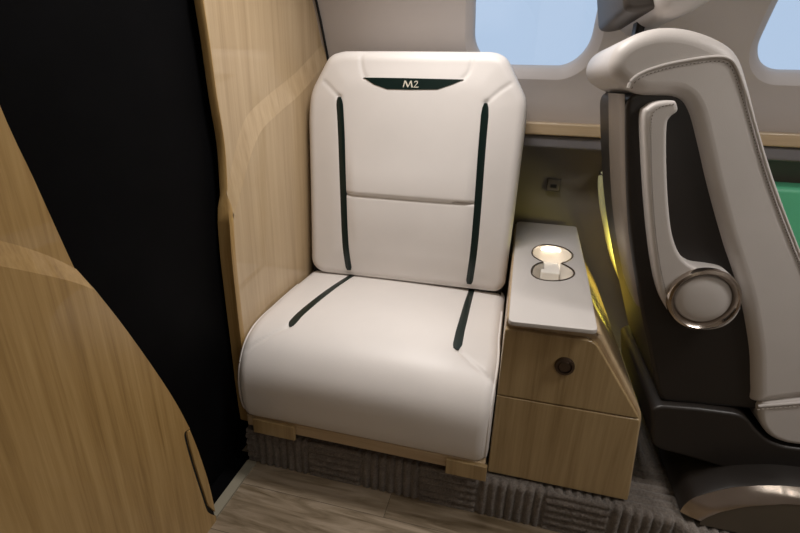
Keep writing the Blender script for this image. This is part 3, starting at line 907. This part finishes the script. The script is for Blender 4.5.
# piping on the near face along the outline, with a row of stitches each side
pipe_px = [(628, 88), (632, 80), (644, 72), (665, 65), (690, 60), (712, 57), (727, 58), (736, 66), (745, 90), (756, 128), (770, 176), (791, 232), (815, 292)]
pipe = cr(S_(pipe_px, 0.8665), 6, False)
P3 = [Vector((p.x, 0.8672, p.y)) for p in pipe]
link('piping', tube(P3, 0.0026), M['shaded_white'], uph)
def shifted(P, d):
    out = []
    for i, p in enumerate(P):
        t = (P[min(len(P) - 1, i + 1)] - P[max(0, i - 1)]).normalized(); out.append(p + Vector((-t.z, 0, t.x)) * d)
    return out
st = stitches([p + Vector((0, -0.0004, 0)) for p in shifted(P3, -0.0060)], 0.0007, 0.0028, 0.0022)
link('stitching', st, M['thread_dark'], uph)
# headrest
hr = link('headrest', slab(cr(S_([(652, -7), (656, 8), (666, 16), (685, 14), (704, 5), (720, -10), (728, -60), (700, -95), (660, -80), (650, -40)], 0.93), 5), 'y', 0.925, 1.27, 0.030, 7), M['shaded_white'], big, smooth=60)
link('headrest_shell', slab(rounded(S_([(625, 10), (640, 12), (660, 7), (658, -5), (656, -80), (634, -90), (623, -40)], 0.93), 0.016, 4), 'y', 0.940, 1.25, 0.010, 4), M['headrest_shell'], hr, label='dark taupe rear shell')
link('headrest_post', box(0.190, 0.206, 1.08, 1.12, 0.965, 1.03, 0.004), M['shell'], hr)
# armrest folded up against the side, with its pivot dial
arm_px = [(644, 116), (649, 107), (659, 102), (673, 100.5), (677, 103), (678, 111), (671, 117), (667.5, 126), (667, 160), (669, 205), (673, 236), (681, 256), (694, 267), (712, 270), (729, 274), (740, 286), (743, 301), (737, 317), (723, 328), (702, 331), (684, 327), (670, 314), (660, 292), (653, 255), (648, 205), (645, 155)]
YA = 0.846
armq = cr(S_(arm_px, YA), 5)
arm = link('armrest', slab(armq, 'y', YA, YS + 0.01, 0.006, 5), M['shaded_white'], big, smooth=60)
sl = cr(S_([(674, 104), (661, 107), (653, 114), (651, 130), (652, 180), (655, 225), (660, 265), (667, 296)], YA - 0.0004), 6, False)
link('stitching', stitches([Vector((p.x, YA - 0.0008, p.y)) for p in sl], 0.0007, 0.0026, 0.0022), M['thread_dark'], arm)
kc = on_y(704.5, 301, YA - 0.012)
kc = Vector((kc.x, YA, kc.z)); Rk = 0.0565
link('dial_ring', lathe([(Rk, 0.002), (Rk + 0.0015, -0.006), (Rk - 0.001, -0.012), (Rk - 0.005, -0.0145), (Rk - 0.0105, -0.008), (Rk - 0.0120, 0.0)], kc, 'y', 72, closed_top=False), M['steel'], arm, label='bronze-tinted metal ring')
link('dial_cap', lathe([(0.0008, -0.0125), (0.015, -0.0123), (0.030, -0.0110), (0.040, -0.0085), (0.0435, -0.0045), (0.0444, 0.0)], kc, 'y', 64), M['shaded_white'], arm, smooth=60, label='round leather cap')
# lower side shroud
lo_px = [(652, 409), (662, 406), (700, 409), (738, 414), (748, 419), (756, 430), (768, 441), (785, 447), (810, 450), (880, 455), (960, 462), (960, 530), (880, 512), (800, 490), (740, 473), (690, 458), (660, 450), (652, 444)]
lw = link('seat_shroud', slab(rounded(S_(lo_px, YS - 0.012), 0.012, 4), 'y', YS - 0.012, YB - 0.10, 0.006, 4), M['shell'], big)
# seat cushion
cu_px = [(757, 402), (800, 397), (860, 388), (960, 376), (968, 420), (950, 455), (880, 452), (810, 446), (785, 443), (770, 437), (760, 425)]
sc = link('seat_cushion', slab(rounded(S_(cu_px, 0.872), 0.02, 5), 'y', 0.868, YB - 0.03, 0.010, 5), M['shaded_white'], big, smooth=60)
pp = [Vector((p[0], 0.8675, p[1])) for p in S_([(758, 406), (800, 402.5), (860, 394), (950, 383)], 0.868)]
link('piping', tube(pp, 0.0028), M['shaded_white'], sc)
link('stitching', stitches([p + Vector((0, -0.001, -0.007)) for p in pp], 0.0009, 0.004, 0.003), M['thread'], sc)
# pedestal: low arched housing on the carpet - dark shell, metal arch and tan front
YP = 0.800
arch_o = S_([(680, 512), (684, 506), (691, 500), (700, 496), (720, 490.5), (740, 487), (770, 486), (800, 487.5)], YP + 0.016)
arch_i = S_([(701, 521), (706, 518), (713, 515), (721, 512), (731, 509.8), (745, 507), (772, 505), (800, 505)], YP)
zo, zi = arch_o[-1][1], arch_i[-1][1]
Z0 = Z_PLAT + 0.004
arch_o += [(0.70, zo + 0.010), (0.80, zo + 0.012), (0.92, zo + 0.006), (1.02, zo - 0.014), (1.08, Z0 + 0.012)]
arch_i += [(0.70, zi + 0.010), (0.80, zi + 0.012), (0.91, zi + 0.006), (1.00, zi - 0.010), (1.045, Z0 + 0.012)]
AO, AI = cr(arch_o, 6, False), cr(arch_i, 6, False)
AO = [Vector((p.x, max(p.y, Z0))) for p in AO]; AI = [Vector((p.x, max(p.y, Z0))) for p in AI]
def strip(rows_):
    bm = bmesh.new(); V = [[bm.verts.new(p) for p in r] for r in rows_]
    for a, b in zip(V, V[1:]):
        for k in range(len(a) - 1): bm.faces.new((a[k], a[k + 1], b[k + 1], b[k]))
    return bm, V
bm, V = strip([[Vector((p.x, y, p.y + dz)) for p in AO] for y, dz in ((YP + 0.017, -0.002), (YP + 0.017, 0.0005), (YP + 0.022, 0.002), (YP + 0.060, 0.003), (YP + 0.30, 0.003))])
ped = link('pedestal', bm, M['shell'], big, smooth=50, label='low arched floor housing, dark brown')
bm, V = strip([[Vector((a.x + (b.x - a.x) * t, YP + 0.017 - 0.017 * t - bulge, a.y + (b.y - a.y) * t)) for a, b in zip(AO, AI)] for t, bulge in ((0, 0), (0.2, 0.0012), (0.5, 0.0022), (0.8, 0.0016), (1, 0))])
link('metal_arch', bm, M['steel'], ped, smooth=50, label='polished metal arch')
bm = bmesh.new(); f_ = bm.faces.new([bm.verts.new((p.x, YP + 0.001, p.y)) for p in AI] + [bm.verts.new((AI[-1].x, YP + 0.001, Z0)), bm.verts.new((AI[0].x, YP + 0.001, Z0))])
link('front_panel', bm, M['base_tan'], ped, label='tan front panel')
link('column', box(0.66, 0.92, 0.90, 1.15, Z0 + 0.02, 0.25, 0.01), M['shell'], ped)

# ------------------------------------------------------------------ on the sidewall
s0 = on_y(553.5, 185, 1.515)
so = box(s0.x - 0.021, s0.x + 0.021, 1.509, 1.53, s0.z - 0.020, s0.z + 0.020, 0.006)
so = link('power_socket', so, M['socket'], origin=(s0.x, 1.525, s0.z - 0.02))
tag(so, 'small brown power socket on the dark lower sidewall above the cabinet', 'socket')
bm = box(s0.x - 0.009, s0.x + 0.009, 1.506, 1.5095, s0.z - 0.007, s0.z + 0.003, 0.001)
link('socket_slot', bm, M['gap'], so)
# green panel let into the sidewall behind the right seat, pale rim at its front end
YG = 1.40
gp = [(p.x, p.z) for p in (on_y(a, b, YG) for a, b in ((602, 181), (604, 200), (608, 224), (615, 256), (633, 300), (655, 345)))]
zt = on_y(795, 188, YG).z
gpt = [(gp[0][0], zt)] + gp[1:] + [(1.5, gp[-1][1]), (1.5, zt)]
gr = empty('armrest_panel', (0.9, 1.44, gp[-1][1]), 'green padded panel on the sidewall, glimpsed behind the right-hand seat', 'panel')
xm = 0.52
ge = [p for p in gpt[:-2] if p[0] < xm - 0.01] + [(xm, gpt[-3][1]), (xm, zt)]
link('end_piece', slab(rounded(ge, 0.012, 4), 'y', YG, 1.500, 0.012, 5), M['wall_low'], gr, label='taupe end piece')
link('pad', slab(rounded([(xm + 0.001, gp[-1][1]), (1.5, gp[-1][1]), (1.5, zt), (xm + 0.001, zt)], 0.014, 4), 'y', YG, 1.500, 0.014, 5), M['green'], gr, label='green pad')
rim = cr([(gp[0][0] + 0.02, zt + 0.002)] + [(gp[0][0] + 0.002, zt - 0.004)] + gp[1:], 5, False)
link('rim', tube([Vector((p.x - 0.004, YG + 0.004, p.y)) for p in rim], 0.0095, n=12), plain('pale_green_rim', (0.62, 0.62, 0.36), 0.45), gr, label='pale rounded rim')
al = empty('accent_light', (0.42, 1.35, Z_PLAT), 'yellow accent lamp low on the sidewall between cabinet and right-hand seat', 'lamp')
link('lamp_base', box(0.405, 0.435, 1.33, 1.37, Z_PLAT + 0.006, 0.47, 0.004), M['shell'], al)
link('lamp_strip', box(0.408, 0.432, 1.3705, 1.376, 0.30, 0.46, 0.002), M['led_yellow'], al)

# ------------------------------------------------------------------ light
def area(name, loc, rot, size, power, col, shape='RECTANGLE', sy=None, spread=180):
    l = bpy.data.lights.new(name, 'AREA'); l.energy = power; l.color = col; l.shape = shape; l.size = size
    if sy: l.size_y = sy
    l.spread = radians(spread)
    o = bpy.data.objects.new(name, l); COL.objects.link(o); o.location = loc; o.rotation_euler = rot
    return o
area('overhead_light', (-0.18, 0.89, 1.40), (0, 0, 0), 0.30, 5.0, (1.0, 0.945, 0.90), sy=0.14, spread=140)
area('overhead_light', (0.88, 0.60, 1.40), (radians(6), radians(6), 0), 0.5, 4.9, (1.0, 0.955, 0.92), sy=0.2, spread=150)
area('overhead_light', (-0.02, 0.12, 1.42), (radians(8), radians(-12), 0), 0.5, 1.2, (1.0, 0.88, 0.70), sy=0.3)  # unseen fill above the entry, added to brighten surfaces facing the camera
for lx in (0.72, 1.04, 1.36, 1.70):          # unseen upright strips, added for highlight streaks on the metal arch
    area('streak_light', (lx, -0.585, 1.16), (radians(90), 0, 0), 0.04, 0.55, (1.0, 0.94, 0.87), sy=0.40)
o = area('accent_glow', (0.37, 1.285, 0.487), (0, 0, 0), 0.09, 0.62, (1.0, 0.87, 0.18), sy=0.05, spread=150)
o.rotation_euler = (Vector((0.23, 1.36, 0.34)) - o.location).to_track_quat('-Z', 'Y').to_euler()
w = bpy.data.worlds.new('world'); SC.world = w; w.use_nodes = True
bg = w.node_tree.nodes['Background']; bg.inputs['Color'].default_value = (0.60, 0.76, 1.0, 1); bg.inputs['Strength'].default_value = 0.80
SC.view_settings.view_transform = 'Standard'; SC.view_settings.look = 'None'
SC.view_settings.exposure = 0.0; SC.view_settings.gamma = 1.0; SC.view_settings.use_curve_mapping = False
